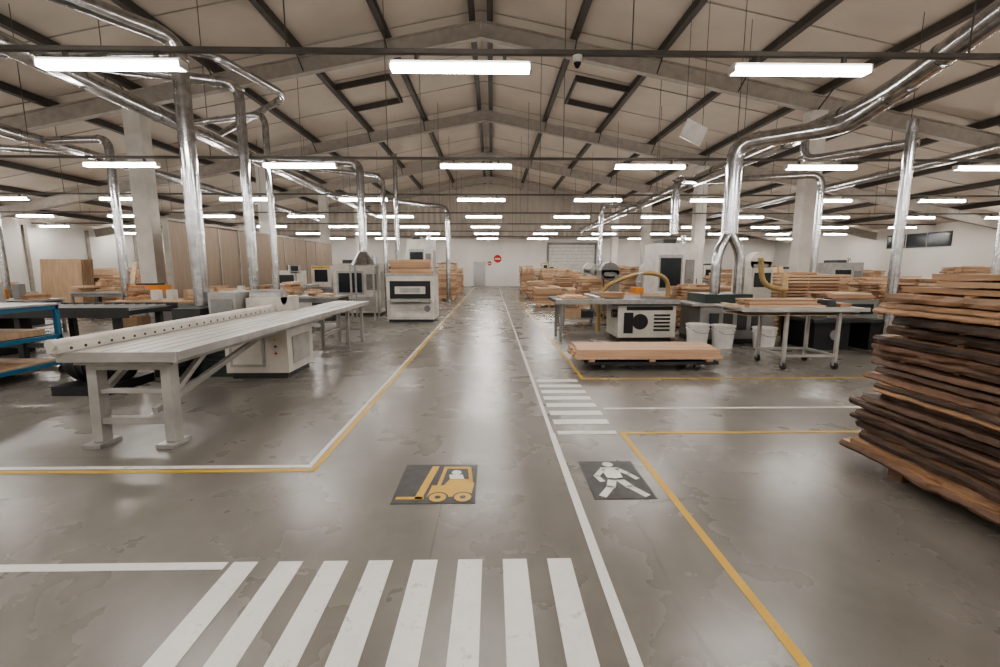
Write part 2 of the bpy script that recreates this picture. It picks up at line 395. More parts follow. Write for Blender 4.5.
drops([(0.10,[(4.93,9.5,2.35),(4.70,9.45,1.9),(4.70,9.45,1.06)]),(0.10,[(4.97,9.5,2.35),(5.20,9.45,1.9),(5.20,9.45,1.06)]),
       (0.08,[(7.2,8.0,0.0),(7.2,8.0,4.1)]), (0.08,[(7.35,8.0,3.75),(6.3,9.4,3.75),(6.3,9.4,4.25)]),
       (0.11,[(5.3,13.3,2.57),(5.3,13.3,4.1),(6.4,14.5,4.3)]),
       (0.09,[(9.3,13.0,0),(9.3,13.0,4.2),(6.5,14.6,4.3)]),
       (0.09,[(4.6,19.3,0),(4.6,19.3,4.25),(6.4,20.0,4.3)])])
duct('main_extraction_duct', [(14,-2,4.9),(13.6,30,4.8)], 0.14, 2, hang=hy(13.9,4.85,(4,12,20,28)))
drops([(0.09,[(13.9,12.2,4.85),(12.9,11.4,4.8),(12.9,11.4,0)])])
b = B('dust_hopper'); b.cyl((-4.0,14.3,2.1),(-4.0,14.3,1.7),0.13,'galv',16,0.40); b.bx(-4.4,-3.6,14.0,14.6,1.66,1.70,'lgrey')
for x in (-4.35,-3.65):
    for y in (14.05,14.55): b.bx(x-.025,x+.025,y-.025,y+.025,0,1.66,'lgrey')
b.done(parent=DS)
b = B('hanging_acoustic_panel'); b.rb((4.25,9.9,4.42),(0.5,0.04,0.38),'plastic',(0.15,0.35,0.2))
for dx in (-0.18,0.18): b.cyl((4.25+dx,9.9,4.5),(4.25+dx,9.9,roofz(4.25+dx)-0.01),0.006,'rail',6)
b.done()
b = B('dome_camera'); b.cyl((0.98,5.5,3.985),(0.98,5.5,3.91),0.055,'plastic',16); b.cyl((0.98,5.5,3.91),(0.98,5.5,3.86),0.045,'screen',16,0.02); b.done()

# ------------------------------------------------------------ generic builders
def casters(b, pts, r=0.06):
    for x,y in pts:
        b.cyl((x-0.02,y,r),(x+0.02,y,r),r,'rubber',14); b.bx(x-0.03,x+0.03,y-0.025,y+0.025,r,2*r+0.02,'lgrey')
def board_stack(name, x0,x1,y0,y1,h,t=0.045,gap=0.02,along='x',ws=None,z=0.0,per=3,jit=0.06, bearers=True, rs=None):
    r = random.Random(rs if rs is not None else int(abs(x0*131+y0*37)*10)%9999)
    ws = ws or (woods_x if along=='x' else woods_y); b = B(name); zz = z
    if bearers:
        for k in (0.15,0.5,0.85):
            if along=='x': xx = x0+(x1-x0)*k; b.bx(xx-0.05,xx+0.05,y0,y1,zz,zz+0.1,ws[0])
            else: yy = y0+(y1-y0)*k; b.bx(x0,x1,yy-0.05,yy+0.05,zz,zz+0.1,ws[0])
        zz += 0.1
    first = True
    while zz + t < z+h:
        if gap>0 and not first:
            for k in (0.12,0.5,0.88):
                if along=='x': xx = x0+(x1-x0)*k; b.bx(xx-0.02,xx+0.02,y0+.02,y1-.02,zz,zz+gap,ws[1])
                else: yy = y0+(y1-y0)*k; b.bx(x0+.02,x1-.02,yy-0.02,yy+0.02,zz,zz+gap,ws[1])
            zz += gap
        first = False
        for i in range(per):
            tt = t*r.uniform(0.9,1.0)
            if along=='x':
                ya = y0+(y1-y0)*i/per; yb = y0+(y1-y0)*(i+1)/per-0.012
                b.bx(x0+r.uniform(-jit,jit),x1+r.uniform(-jit,jit),ya,yb,zz,zz+tt,r.choice(ws))
            else:
                xa = x0+(x1-x0)*i/per; xb = x0+(x1-x0)*(i+1)/per-0.012
                b.bx(xa,xb,y0+r.uniform(-jit,jit),y1+r.uniform(-jit,jit),zz,zz+tt,r.choice(ws))
        zz += t
    if bearers:
        for k in range(r.randint(1,4)):
            w_ = r.uniform(.3,.7)*(x1-x0); cx_ = r.uniform(x0+w_/2,x1-w_/2); cy_ = y0+(y1-y0)*(.2+.2*k)
            b.rb((cx_,cy_,zz+.025+r.uniform(0,.002)),(w_,.12,.045),r.choice(ws),(0,0,r.uniform(-.08,.08)))
    b.done(); return zz
def workbench(name, x0,x1,y0,y1,h=0.88,top='lgrey',leg='grey'):
    b = B(name); b.bx(x0,x1,y0,y1,h-0.05,h,top)
    for x in (x0+.06,x1-.06):
        for y in (y0+.06,y1-.06): b.bx(x-.03,x+.03,y-.03,y+.03,0,h-.05,leg)
    b.bx(x0+.05,x1-.05,y0+.04,y1-.04,0.2,0.235,leg)
    b.bx(x0+.05,x1-.05,y0+.05,y0+.08,h-.15,h-.05,leg); b.bx(x0+.05,x1-.05,y1-.08,y1-.05,h-.15,h-.05,leg)
    b.bx(x0+.15,x0+.55,y0+.1,y0+.5,.235,.5,'ply'); b.bx(x1-.7,x1-.2,y0+.15,y0+.6,.235,.42,'dark')
    b.done(0.004)
def offcuts(name, x0,x1,y0,y1,z,n=14,rs=1,mx=0.3):
    r = random.Random(rs); b = B(name); cells = max(1,int((x1-x0)/0.34))
    for c in range(cells):
        cx = x0+(x1-x0)*(c+.5)/cells; zz = z+.001; cy = r.uniform(y0+.2,y1-.2)
        if r.random() < .2:
            hh = r.uniform(.15,.4); b.bx(cx-.08,cx+.08,cy-.08,cy+.08,zz,zz+hh,r.choice(['white','dark','ply','blue','orange','grey'])); continue
        for i in range(r.randint(1,max(2,n//cells+1))):
            t = r.uniform(.02,.07); w = r.uniform(.14,.30); d = r.uniform(.2,min(.7,y1-y0))
            if zz+t > z+mx: break
            b.rb((cx,cy,zz+t/2),(w,d,t),r.choice(woods_x+[M['ply']]),(0,0,r.uniform(-.15,.15))); zz += t
    b.done()
def console(b, x, y, z, top):
    b.cyl((x,y,z),(x,y,top),.025,'lgrey',10); b.bx(x-.17,x+.17,y-.09,y+.03,top-.02,top+.28,'benchgrey')
    b.bx(x-.13,x+.13,y-.095,y-.09,top+.07,top+.25,'screen'); b.bx(x-.13,x+.13,y-.10,y-.09,top,top+.045,'black')
    b.cyl((x+.1,y-.10,top+.02),(x+.1,y-.12,top+.02),.018,'red',10)
def louvre(b, x0,x1,y,z0,z1):
    n = max(2,int((z1-z0)/.05))
    for i in range(n): b.bx(x0,x1,y-.006,y,z0+(z1-z0)*i/n,z0+(z1-z0)*i/n+.022,'dark')
def machine(name, x0,x1,y0,y1,h,paint='cream',kind=0):
    b = B(name); w = x1-x0
    b.bx(x0+.04,x1-.04,y0+.04,y1-.04,0,0.1,'dark')
    if kind==0:
        b.bx(x0,x1,y0,y1,0.1,h,paint)
        b.bx(x0+w*.08,x0+w*.66,y0-.008,y0+.01,h*.41,h*.86,'lgrey')
        b.bx(x0+w*.12,x0+w*.62,y0-.012,y0,h*.45,h*.82,'screen')
        b.bx(x0+w*.72,x0+w*.93,y0-.04,y0,h*.5,h*.8,'grey')
        for i in range(3): b.cyl((x0+w*.78+i*w*.05,y0-.04,h*.55),(x0+w*.78+i*w*.05,y0-.055,h*.55),.015,('red','black','yellow')[i],10)
        louvre(b,x0+w*.12,x0+w*.45,y0,.2,h*.34); b.bx(x0+w*.5,x0+w*.9,y0-.006,y0,.16,h*.37,'benchgrey')
        b.bx(x0+w*.2,x0+w*.5,y0+.1,y1-.1,h,h+.12,'dark')
        b.bx(x1,x1+.012,y0+.1,y1-.1,.25,h*.85,'benchgrey')
        b.cyl((x0+w*.8,(y0+y1)/2,h),(x0+w*.8,(y0+y1)/2,h+.25),.07,'galv',14)
    elif kind==1:
        b.bx(x0+.05,x1-.05,y0+.05,y1-.05,0.1,h*.6,paint)
        b.bx(x0-.25,x1+.25,y0,y1,h*.6,h*.66,'lgrey')
        b.bx(x0+w*.15,x1-w*.15,y0+.1,y1-.1,h*.66,h,paint)
        b.bx(x0+w*.2,x1-w*.2,y0+.09,y0+.1,h*.7,h*.9,'dark')
        b.cyl((x0+w*.3,y0+.02,h*.35),(x0+w*.3,y0+.05,h*.35),.12,'dark',20); b.cyl((x0+w*.3,y0+.0,h*.35),(x0+w*.3,y0+.02,h*.35),.03,'alu',12)
        louvre(b,x0+w*.55,x0+w*.88,y0+.05,.2,h*.5)
        b.cyl((x0+w*.5,(y0+y1)/2,h),(x0+w*.5,(y0+y1)/2,h+.2),.09,'galv',14)
        console(b,x1-.12,y0+.02,h*.6,h*.95)
    elif kind==2:
        b.bx(x0+w*.15,x0+w*.85,y0+.1,y1-.1,0.1,h*.42,paint)
        b.bx(x0-.05,x1+.05,y0,y1,h*.42,h*.46,'lgrey')
        b.bx(x0+w*.68,x0+w*.86,y0+.15,y1-.15,h*.46,h*.8,paint)
        b.bx(x0+w*.2,x0+w*.86,y0+.2,y1-.2,h*.74,h*.9,paint)
        b.cyl((x0+w*.53,y0+.2,h*.88),(x0+w*.53,y1-.2,h*.88),w*.32,paint,28)
        b.bx(x0+w*.3,x0+w*.34,y0+.3,y0+.35,h*.46,h*.75,'dark')
        b.bx(x0+w*.3,x0+w*.75,y0+.18,y0+.2,h*.78,h*.86,'grey')
        louvre(b,x0+w*.25,x0+w*.7,y0+.1,.2,h*.36); b.cyl((x0+w*.53,y0+.17,h*.88),(x0+w*.53,y0+.2,h*.88),.04,'black',12)
    else:
        b.bx(x0,x1,y0,y1,0.1,h*.42,'grey')
        b.bx(x0,x1,y0-.05,y1+.05,h*.42,h*.47,'lgrey')
        b.bx(x0+w*.35,x0+w*.65,y0-.1,y1,h*.47,h,paint)
        b.bx(x0+w*.40,x0+w*.60,y0-.115,y0-.1,h*.6,h*.9,'screen')
        b.bx(x0+w*.65,x0+w*.85,y0+.1,y1-.1,h*.47,h*.8,'grey')
        for i in range(6): b.bx(x0+w*(.03+.05*i),x0+w*(.05+.05*i),y0,y1,h*.47,h*.5,'dark')
        louvre(b,x0+w*.1,x0+w*.4,y0,.18,h*.36); louvre(b,x0+w*.6,x0+w*.9,y0,.18,h*.36)
        b.bx(x0+w*.36,x0+w*.64,y0-.106,y0-.1,h*.93,h*.98,'yellow'); console(b,x1-.2,y0+.1,h*.47,h*.7)
    b.done(0.008)
def shelf(name,x0,x1,y0,y1,h,rs=3):
    r = random.Random(rs); b = B(name)
    for x in (x0,x1-.05):
        for y in (y0,y1-.05): b.bx(x,x+.05,y,y+.05,0,h,'blue')
    n = 4
    for i in range(n):
        z = 0.15+i*(h-.2)/(n-1) ; b.bx(x0,x1,y0,y1,z,z+.04,'lgrey')
        if i<n-1:
            x = x0+.08
            while x < x1-.4:
                w = r.uniform(.18,.4); hh = r.uniform(.2,.38); b.bx(x,x+w,y0+.05,y1-.1,z+.04,z+.04+hh,r.choice(['yellow','red','white','ply','orange','blue','grey','red'])); x += w+.05
    b.done()

# ------------------------------------------------------------ LEFT: sliding panel saw
b = B('sliding_panel_saw')
TX0,TX1,TY = -3.70,-2.74,3.86
b.bx(TX0,TX1,TY,7.9,0.835,0.88,'sawtop')
b.bx(TX1-.02,TX1+.03,TY,10.0,0.81,0.885,'alu')
for gx in (.19,.34,.50,.66): b.bx(TX1-gx,TX1-gx+.014,TY+.02,7.9,0.878,0.883,'grey')
b.bx(TX1-.20,TX1-.185,7.9,10.0,0.878,0.884,'dark')
b.bx(TX0+.05,TX1-.05,TY+.05,7.9,0.76,0.835,'benchgrey'); b.bx(-3.4,TX1-.03,7.9,10.0,0.78,0.835,'benchgrey')
b.bx(-3.45,TX1,7.9,10.0,0.835,0.88,'sawtop')
b.bx(TX0-.02,TX1+.03,TY-.03,TY+.005,0.80,0.888,'benchgrey')
b.bx(TX0-.05,TX0+.05,TY-.07,7.6,0.885,0.95,'cream')
b.cyl((TX0,TY-.09,0.958),(TX0,7.6,0.958),0.042,'cream',14)
for i in range(26): b.cyl((TX0+.049,TY+.05+.14*i,0.915),(TX0+.055,TY+.05+.14*i,0.915),.013,'dark',10)
b.bx(-4.15,-3.62,7.65,8.5,0.85,1.10,'cream'); b.cyl((-4.15,7.9,1.10),(-3.62,7.9,1.10),0.13,'lgrey',20)
b.bx(-4.65,-4.2,7.45,8.3,0.3,1.20,'benchgrey'); b.bx(-4.6,-4.25,7.43,7.45,.5,1.1,'grey'); b.bx(-5.15,-4.7,7.3,8.2,0.0,0.95,'dark')
b.bx(-4.15,-3.62,7.65,8.5,.1,.85,'grey')
for x in (-3.58,-2.93):
    b.beam((x,4.05,0.80),(x+.02,4.0,0.04),0.09,0.11,'benchgrey')
    b.bx(x-.07,x+.09,3.88,4.12,0,0.04,'lgrey')
    b.beam((x,4.05,0.45),(x,4.6,0.78),0.05,0.05,'benchgrey')
b.bx(-3.58,-2.93,3.97,4.05,0.20,0.26,'benchgrey'); b.bx(-3.58,-2.93,3.98,4.08,0.70,0.78,'benchgrey'); b.bx(-3.58,-2.93,4.0,4.05,0.48,0.52,'benchgrey')
b.beam((-3.1,4.05,0.3),(-3.3,6.45,0.65),0.05,0.06,'benchgrey')
b.bx(-3.85,-2.95,6.45,7.35,0.09,0.76,'cream'); b.bx(-3.8,-3.0,6.5,7.3,0,0.1,'dark')
b.bx(-3.78,-3.28,6.435,6.45,0.18,0.68,'benchgrey'); b.bx(-3.74,-3.32,6.43,6.437,0.22,0.64,'cream'); b.bx(-2.955,-2.935,6.6,7.2,0.2,0.6,'benchgrey')
for i in range(3): b.cyl((-3.12,6.45,0.38+.1*i),(-3.12,6.43,0.38+.1*i),.016,('red','black','yellow')[i],10)
b.bx(-5.0,-3.85,6.6,7.25,0.0,0.62,'dgreen'); b.cyl((-4.9,6.5,0.35),(-4.3,6.5,0.35),0.2,'black',20)
b.bx(-4.45,-4.40,6.45,7.0,0.0,0.7,'black')
for i in range(6): b.bx(-4.2,-3.9,6.58,6.6,0.15+.07*i,0.18+.07*i,'black')
for x in (-3.35,-2.86):
    for y in (8.9,9.85): b.bx(x-.03,x+.03,y-.03,y+.03,0,0.80,'benchgrey')
b.bx(-3.35,-2.86,9.83,9.87,.25,.3,'benchgrey'); b.bx(-3.38,-3.32,8.9,9.85,.25,.3,'benchgrey')
b.done(0.006)
b = B('saw_drive_motor'); dx=.35
b.bx(-5.9+dx,-5.2+dx,5.6,6.4,0.0,0.12,'black'); b.cyl((-5.85+dx,6.0,0.34),(-5.25+dx,6.0,0.34),0.22,'black',24); b.cyl((-5.85+dx,6.0,0.34),(-5.92+dx,6.0,0.34),0.18,'dark',24)
for i in range(6): b.cyl((-5.75+dx+.09*i,6.0,0.34),(-5.73+dx+.09*i,6.0,0.34),0.235,'dark',24)
b.done()
b = B('roller_table')
b.bx(-12.5,-6.35,7.9,9.1,0.78,0.86,'black'); b.bx(-12.5,-6.3,7.86,7.9,0.74,0.92,'dark'); b.bx(-12.5,-6.3,9.1,9.14,0.74,0.92,'dark')
for i in range(30): b.cyl((-12.3+.2*i,7.95,0.87),(-12.3+.2*i,9.05,0.87),0.03,'grey',10)
for x in (-12.2,-10.2,-8.3,-6.6):
    for y in (8.0,9.0): b.bx(x-.05,x+.05,y-.05,y+.05,0,.78,'dark')
b.bx(-12.2,-6.6,8.0,8.05,.2,.28,'dark'); b.bx(-11,-9,8.1,8.9,0,.7,'black')
b.done(0.004)
b = B('blue_trolley')
for x in (-8.3,-6.6):
    for y in (5.9,6.9): b.bx(x-.03,x+.03,y-.03,y+.03,.14,1.05,'blue')
for z in (.18,.58,1.02):
    for y in (5.9,6.9): b.bx(-8.33,-6.57,y-.03,y+.03,z-.03,z+.03,'blue')
    for x in (-8.3,-6.6): b.bx(x-.03,x+.03,5.9,6.9,z-.03,z+.03,'blue')
b.bx(-8.35,-6.55,5.85,6.95,1.05,1.08,'lgrey'); b.bx(-8.3,-6.6,5.9,6.9,.2,.23,'ply'); b.bx(-8.2,-6.7,6.0,6.8,.61,.70,'ply')
casters(b,[(-8.3,5.9),(-6.6,5.9),(-8.3,6.9),(-6.6,6.9)],.065)
b.done(0.003)
machine('edge_sander', -11.9,-10.6,9.7,10.3,1.25,'benchgrey',1)
b = B('tool_trolley'); b.bx(-9.5,-8.75,12.0,12.5,.12,.95,'grey'); b.bx(-9.5,-8.75,12.0,12.5,.95,1.15,'orange'); b.bx(-9.4,-8.85,12.1,12.4,1.15,1.2,'dark')
for i in range(5): b.bx(-9.45,-8.8,11.98,12.0,.16+.15*i,.28+.15*i,'yellow' if i>2 else 'benchgrey')
casters(b,[(-9.4,12.1),(-8.85,12.1),(-9.4,12.4),(-8.85,12.4)],.055); b.done(.004)
workbench('workbench',-8.6,-6.4,10.2,11.3,.86,'ply'); offcuts('wood_offcuts',-8.5,-6.5,10.3,11.2,.86,34,61,.45)
shelf('storage_shelf',-20.4,-18.5,17.0,17.6,2.0,5)
shelf('storage_shelf',-24.4,-22.6,20.5,21.1,2.3,8)
b = B('plywood_sheet_rack')
for i in range(6): b.rb((-17.0+.02*i,18.2+.08*i,1.0),(1.6,.02,1.9),'ply',(-.08,0,0))
b.bx(-17.9,-16.1,18.0,18.9,0,.06,'dark'); b.bx(-17.9,-16.1,18.82,18.88,0,1.2,'dark'); b.done()
b = B('plywood_partition')
y = 13.6
while y < 27:
    b.bx(-9.55,-9.47,y,y+1.2,0.0,3.0,'partition'); b.bx(-9.60,-9.44,y-.03,y+.03,0,3.03,'rafter'); y += 1.24
b.bx(-9.6,-9.42,13.56,y,2.98,3.04,'rafter'); b.done()
machine('cnc_cabinet',-5.3,-3.75,15.2,16.6,1.75,'cream',0)
b = B('wide_belt_sander'); x0,x1,y0,y1 = -3.12,-1.72,13.4,14.5
b.bx(x0+.04,x1-.04,y0+.04,y1-.04,0,.08,'dark'); b.bx(x0,x1,y0,y1,.08,1.38,'cream')
b.bx(x0+.1,x1-.1,y0-.012,y0,.7,1.22,'black'); b.bx(x0+.25,x1-.25,y0-.02,y0-.01,.84,1.06,'cream')
b.bx(x0+.4,x1-.4,y0-.024,y0-.02,.88,1.02,'lgrey')
b.bx(x0+.1,x1-.1,y0-.3,y0,.62,.68,'lgrey'); b.bx(x0+.1,x1-.1,y0-.015,y0,.15,.55,'white')
b.bx(x1-.02,x1+.02,y0+.15,y1-.15,.3,1.2,'white'); b.bx(x0-.03,x1+.03,y0-.03,y1+.03,1.38,1.43,'lgrey')
b.cyl((x1-.2,y0-.02,.4),(x1-.2,y0-.05,.4),.09,'grey',18)
b.done(.01)
board_stack('stacked_wood_blocks',-3.05,-1.85,13.6,14.3,.46,.07,.0,'x',z=1.432,per=3,bearers=False,jit=.05)
machine('tall_control_cabinet',-3.3,-2.3,17.8,18.8,2.7,'white',0)
board_stack('lumber_pile',-2.7,-1.8,22.5,23.8,1.9,.06,.02,'x')
board_stack('lumber_pile',-3.0,-1.9,28.5,30,1.6,.06,.02,'x')
workbench('workbench',-5.6,-3.9,11.5,12.5); offcuts('wood_offcuts',-5.4,-4.1,11.55,12.4,.88,22,3,.4)
workbench('workbench',-8.6,-6.6,13.4,14.4); offcuts('wood_offcuts',-8.5,-6.7,13.5,14.3,.88,24,5,.4)
machine('spindle_moulder',-8.2,-7.0,16.6,17.8,1.5,'white',1)
machine('edge_banding_machine',-8.6,-5.9,19.5,20.7,1.7,'cream',3)
# ------------------------------------------------------------ RIGHT
def live_board(b, xl, xr, ya, yb, z, t, m, r):
    n = 40; vs=[]
    ph = r.uniform(0,6); amp = r.uniform(.004,.016); f = r.uniform(2.0,5.0); mid = r.uniform(.2,.7)
    for i in range(n):
        u = i/(n-1); y = ya+(yb-ya)*u
        o = amp*math.sin(ph+u*f) + .009*math.sin(ph*3+u*19) + .006*math.sin(ph*5+u*43) + r.uniform(-.008,.008)
        b1 = t*r.uniform(.1,.7); b2 = t*r.uniform(0,.4)
        vs += [(xl+o+b2,y,z),(xr,y,z),(xr,y,z+t),(xl+o+b1,y,z+t),(xl+o,y,z+t*mid)]
    sides=[]; fr=[]
    for i in range(n-1):
        a=i*5; c=a+5
        fr += [(a,a+1,c+1,c),(a+1,a+2,c+2,c+1),(a+2,a+3,c+3,c+2)]
        sides += [(a+3,a+4,c+4,c+3),(a+4,a,c,c+4)]
    e=(n-1)*5
    b.add(vs, fr+[(0,4,3,2,1),(e,e+1,e+2,e+3,e+4)], m)
    q = r.random()
    b.add(vs, sides, m if q<.42 else (M['bark'] if q<.72 else r.choice(live_w)))
b = B('live_edge_lumber_stack'); r = random.Random(41)
for y in (1.2,2.2,3.2): b.bx(3.08,4.5,y-.06,y+.06,0,.1,woods_y[4])
z = .1
while z < 1.36:
    t = r.choice([.035,.04,.05,.055,.06]); lower = z < .56
    xl = 2.98 if lower else 3.04
    ye = 3.60 if lower else 3.50
    o = r.uniform(-.03,.035)
    live_board(b, xl+o, xl+.44+o, .6+r.uniform(-.2,.2), ye+r.uniform(-.14,.05), z, t, r.choice(live_w), r)
    live_board(b, xl+.50+o, xl+.97, .6+r.uniform(-.2,.2), ye+r.uniform(-.15,.1), z, t, r.choice(live_w), r)
    live_board(b, xl+1.04, xl+1.5, .6+r.uniform(-.2,.2), ye+r.uniform(-.15,.1), z, t, r.choice(live_w), r)
    z += t
    g = r.choice([0.003,.003,.012,.02])
    if g > .01:
        for y in (1.0,2.0,2.9,3.3): b.bx(xl+.08,xl+1.45,y-.02,y+.02,z,z+g,live_w[1])
    z += g
ztop = z
b.done()
b = B('planed_board_bundle'); zz = ztop+.004
for k in range(3):
    for i in range(4):
        b.bx(3.16+.28*i+r.uniform(-.02,.02),3.16+.28*i+.25,1.0+r.uniform(-.2,.2),3.36-.08*k+r.uniform(-.2,.1),zz,zz+.036,woods_y[3] if (i+k)%2 else woods_y[1])
    if k<2:
        for y in (1.3,2.2,2.9): b.bx(3.25,4.2,y-.02,y+.02,zz+.036,zz+.05,woods_y[0])
    zz += .05
b.done()
b = B('board_pallet_trolley')
b.bx(1.45,3.55,6.85,7.6,.10,.15,'dark')
for x in (1.75,3.25):
    for y in (6.95,7.5): b.cyl((x,y-.03,.05),(x,y+.03,.05),.05,'rubber',14); b.bx(x-.03,x+.03,y-.04,y+.04,.05,.11,'grey')
for x in (1.55,2.5,3.4): b.bx(x-.05,x+.05,6.83,7.62,.15,.19,'ply')
for k in range(3):
    for i in range(5):
        b.bx(1.30+r.uniform(-.03,.03)+(.0 if k<2 else .05),3.60+r.uniform(-.05,.03),6.83+.155*i,6.83+.155*i+.15,.19+.052*k,.24+.052*k,'pinkboard' if r.random()<.7 else woods_x[1])
b.done(.003)
b = B('table_saw')
b.bx(2.78,3.92,9.7,10.5,.0,.10,'dark'); b.bx(2.72,3.98,9.62,10.6,.10,.80,'cream')
b.bx(1.35,4.0,9.5,10.75,.86,.93,'black'); b.bx(1.35,4.0,9.46,9.5,.84,.94,'lgrey'); b.bx(2.6,4.0,9.6,10.65,.80,.86,'dgreen')
b.cyl((3.2,9.62,.45),(3.2,9.60,.45),.17,'black',24); b.bx(2.85,3.05,9.6,9.62,.2,.65,'black')
for i in range(5): b.bx(3.5,3.85,9.6,9.62,.25+.08*i,.29+.08*i,'black')
b.bx(2.9,3.9,9.60,9.62,.70,.78,'black')
b.bx(2.2,2.3,9.5,10.7,.93,1.0,'alu'); b.cyl((3.5,10.5,.93),(3.5,10.5,1.5),.035,'lgrey',12); b.beam((3.5,10.5,1.48),(3.2,9.9,1.45),.06,.06,'lgrey'); b.bx(3.1,3.3,9.75,10.1,1.05,1.18,'orange'); b.cyl((3.2,9.9,1.18),(3.2,9.9,1.45),.02,'lgrey',10)
for y in (9.7,10.5): b.bx(1.47,1.53,y-.03,y+.03,0,.86,'grey')
b.cyl((2.62,9.75,.62),(2.72,9.75,.62),.09,'black',18)
b.bx(1.5,2.1,9.7,10.4,.93,.97,woods_x[1]); b.bx(1.6,2.0,9.8,10.3,.97,1.0,woods_x[3]); b.bx(2.5,3.0,10.2,10.6,.93,1.05,woods_x[0])
b.done(.006)
def bin_(x,y,rr=.2,h=.44):
    b = B('plastic_bin'); n=24
    b.cyl((x,y,0),(x,y,h),rr*.84,'plastic',n,rr,cap=False); b.disc((x,y),rr*.84,0,.01,'plastic'); b.cyl((x,y,h-.03),(x,y,h),rr*1.06,'plastic',n,cap=False)
    b.cyl((x,y,h-.1),(x,y,h-.085),rr*1.03,'plastic',n)
    b.tube([(x-rr,y-.03,h-.05),(x-rr*.5,y-rr-.05,h-.16),(x+rr*.5,y-rr-.05,h-.16),(x+rr,y-.03,h-.05)],.006,'grey',n=6,rad=.1)
    b.disc((x,y),rr*.95,h-.09,h-.08,woods_x[1]); b.done()
bin_(4.18,9.0,.22,.48); bin_(4.68,8.95,.22,.46); bin_(5.5,8.9,.22,.42)
b = B('rolling_work_table')
b.bx(3.85,5.85,6.85,7.75,.95,.985,'lgrey'); b.bx(3.85,5.85,6.83,6.86,.93,.99,'alu')
for x in (4.62,5.45):
    for y in (6.93,7.62): b.bx(x-.025,x+.025,y-.025,y+.025,.13,.95,'benchgrey')
    b.bx(x-.02,x+.02,6.93,7.62,.2,.24,'benchgrey'); b.bx(x-.02,x+.02,6.9,7.7,.9,.95,'benchgrey')
for y in (6.93,7.62): b.bx(3.95,5.75,y-.02,y+.02,.9,.95,'benchgrey'); b.bx(4.62,5.45,y-.018,y+.018,.2,.24,'benchgrey')
b.bx(3.95,5.75,6.9,7.65,.86,.875,'ply')
casters(b,[(x,y) for x in (4.62,5.45) for y in (6.93,7.62)],.06); b.done(.003)
board_stack('boards_on_table',4.1,5.2,7.0,7.5,.14,.03,0,'x',z=.987,per=3,bearers=False,jit=.1)
b = B('clamps_and_offcuts'); b.bx(5.36,5.5,7.1,7.5,.987,1.09,'dark'); b.bx(5.54,5.72,7.05,7.3,.987,1.04,woods_x[2]); b.bx(3.90,3.97,7.0,7.6,.987,1.02,woods_x[3]); b.done()
b = B('four_side_planer')
b.bx(4.4,6.0,9.4,10.4,.0,.1,'dark'); b.bx(4.4,6.0,9.4,10.4,.1,.8,'grey'); b.bx(4.2,6.3,9.35,10.45,.8,.86,'lgrey')
b.bx(4.5,5.5,9.4,10.3,.86,1.05,'dgreen'); b.bx(5.5,5.95,9.5,10.3,.86,1.6,'cream'); b.bx(5.55,5.9,9.48,9.5,1.2,1.5,'screen')
for i in range(4): b.bx(4.6+.3*i,4.8+.3*i,9.38,9.4,.3,.65,'dark')
b.done(.006)
b = B('dust_hose'); b.tube([(4.35,11.1,0.05),(4.35,11.1,1.35),(3.9,11.1,1.5),(3.3,11.0,1.4),(2.6,10.9,1.1),(2.6,10.9,.05)],.055,'hose',n=12,rad=.4,rib=.025); b.done()
b = B('dust_hose'); b.tube([(5.45,9.15,1.8),(5.5,9.12,1.25),(6.0,9.12,1.15),(6.55,10.0,1.25),(6.6,10.1,1.5),(6.65,10.2,0.05)],.055,'hose',n=12,rad=.4,rib=.025); b.done()
b = B('thickness_planer'); b.bx(6.3,7.0,8.6,9.6,.0,.55,'black'); b.bx(6.2,7.9,8.5,9.7,.55,.62,'dark'); b.bx(7.4,7.8,8.6,9.6,0,.55,'black'); b.bx(6.6,7.6,8.7,9.5,.62,.98,'grey'); b.bx(6.7,7.5,8.69,8.7,.7,.9,'black'); b.cyl((6.7,8.6,.3),(6.7,8.57,.3),.1,'grey',20); b.done(.006)
board_stack('boards_on_planer',6.65,7.55,8.75,9.4,.14,.03,0,'x',z=.985,per=3,bearers=False,jit=.08)
machine('sanding_machine',4.7,5.9,13.0,14.0,2.3,'white',0)
machine('drilling_machine',3.4,4.3,14.6,15.6,1.7,'grey',2)
machine('band_saw',7.6,8.6,13.4,14.2,2.0,'cream',2)
board_stack('lumber_pile',6.9,9.0,11.2,12.4,1.45,.06,.02,'x')
board_stack('lumber_pile',4.9,6.4,11.4,12.4,1.15,.06,.02,'x')
board_stack('lumber_pile',3.2,4.6,12.0,12.9,.9,.06,.02,'x')
board_stack('lumber_pile',3.2,4.9,16.8,18.0,1.25,.07,.02,'x')
board_stack('lumber_pile',9.4,12,9.4,10.8,1.35,.06,.02,'x')
board_stack('lumber_pile',1.9,2.9,24,25.4,.95,.07,.02,'x')
board_stack('lumber_pile',1.8,2.6,28,29.5,1.7,.07,.02,'x')
board_stack('lumber_pile',3.0,4.4,21.0,22.2,1.3,.07,.02,'x')
board_stack('lumber_pile',1.8,2.9,18.5,19.6,.8,.07,.02,'x')
workbench('workbench',8.3,10.8,7.4,8.6,.9,'lgrey'); board_stack('boards_on_bench',8.5,10.6,7.5,8.4,.36,.04,.01,'x',z=.902,bearers=False)
workbench('workbench',7.2,8.9,15.8,17); offcuts('wood_offcuts',7.3,8.8,15.9,16.9,.88,20,15)
workbench('workbench',1.9,3.0,12.2,13.3,.8,'ply'); offcuts('wood_offcuts',2.0,2.9,12.3,13.2,.8,26,17,.5)
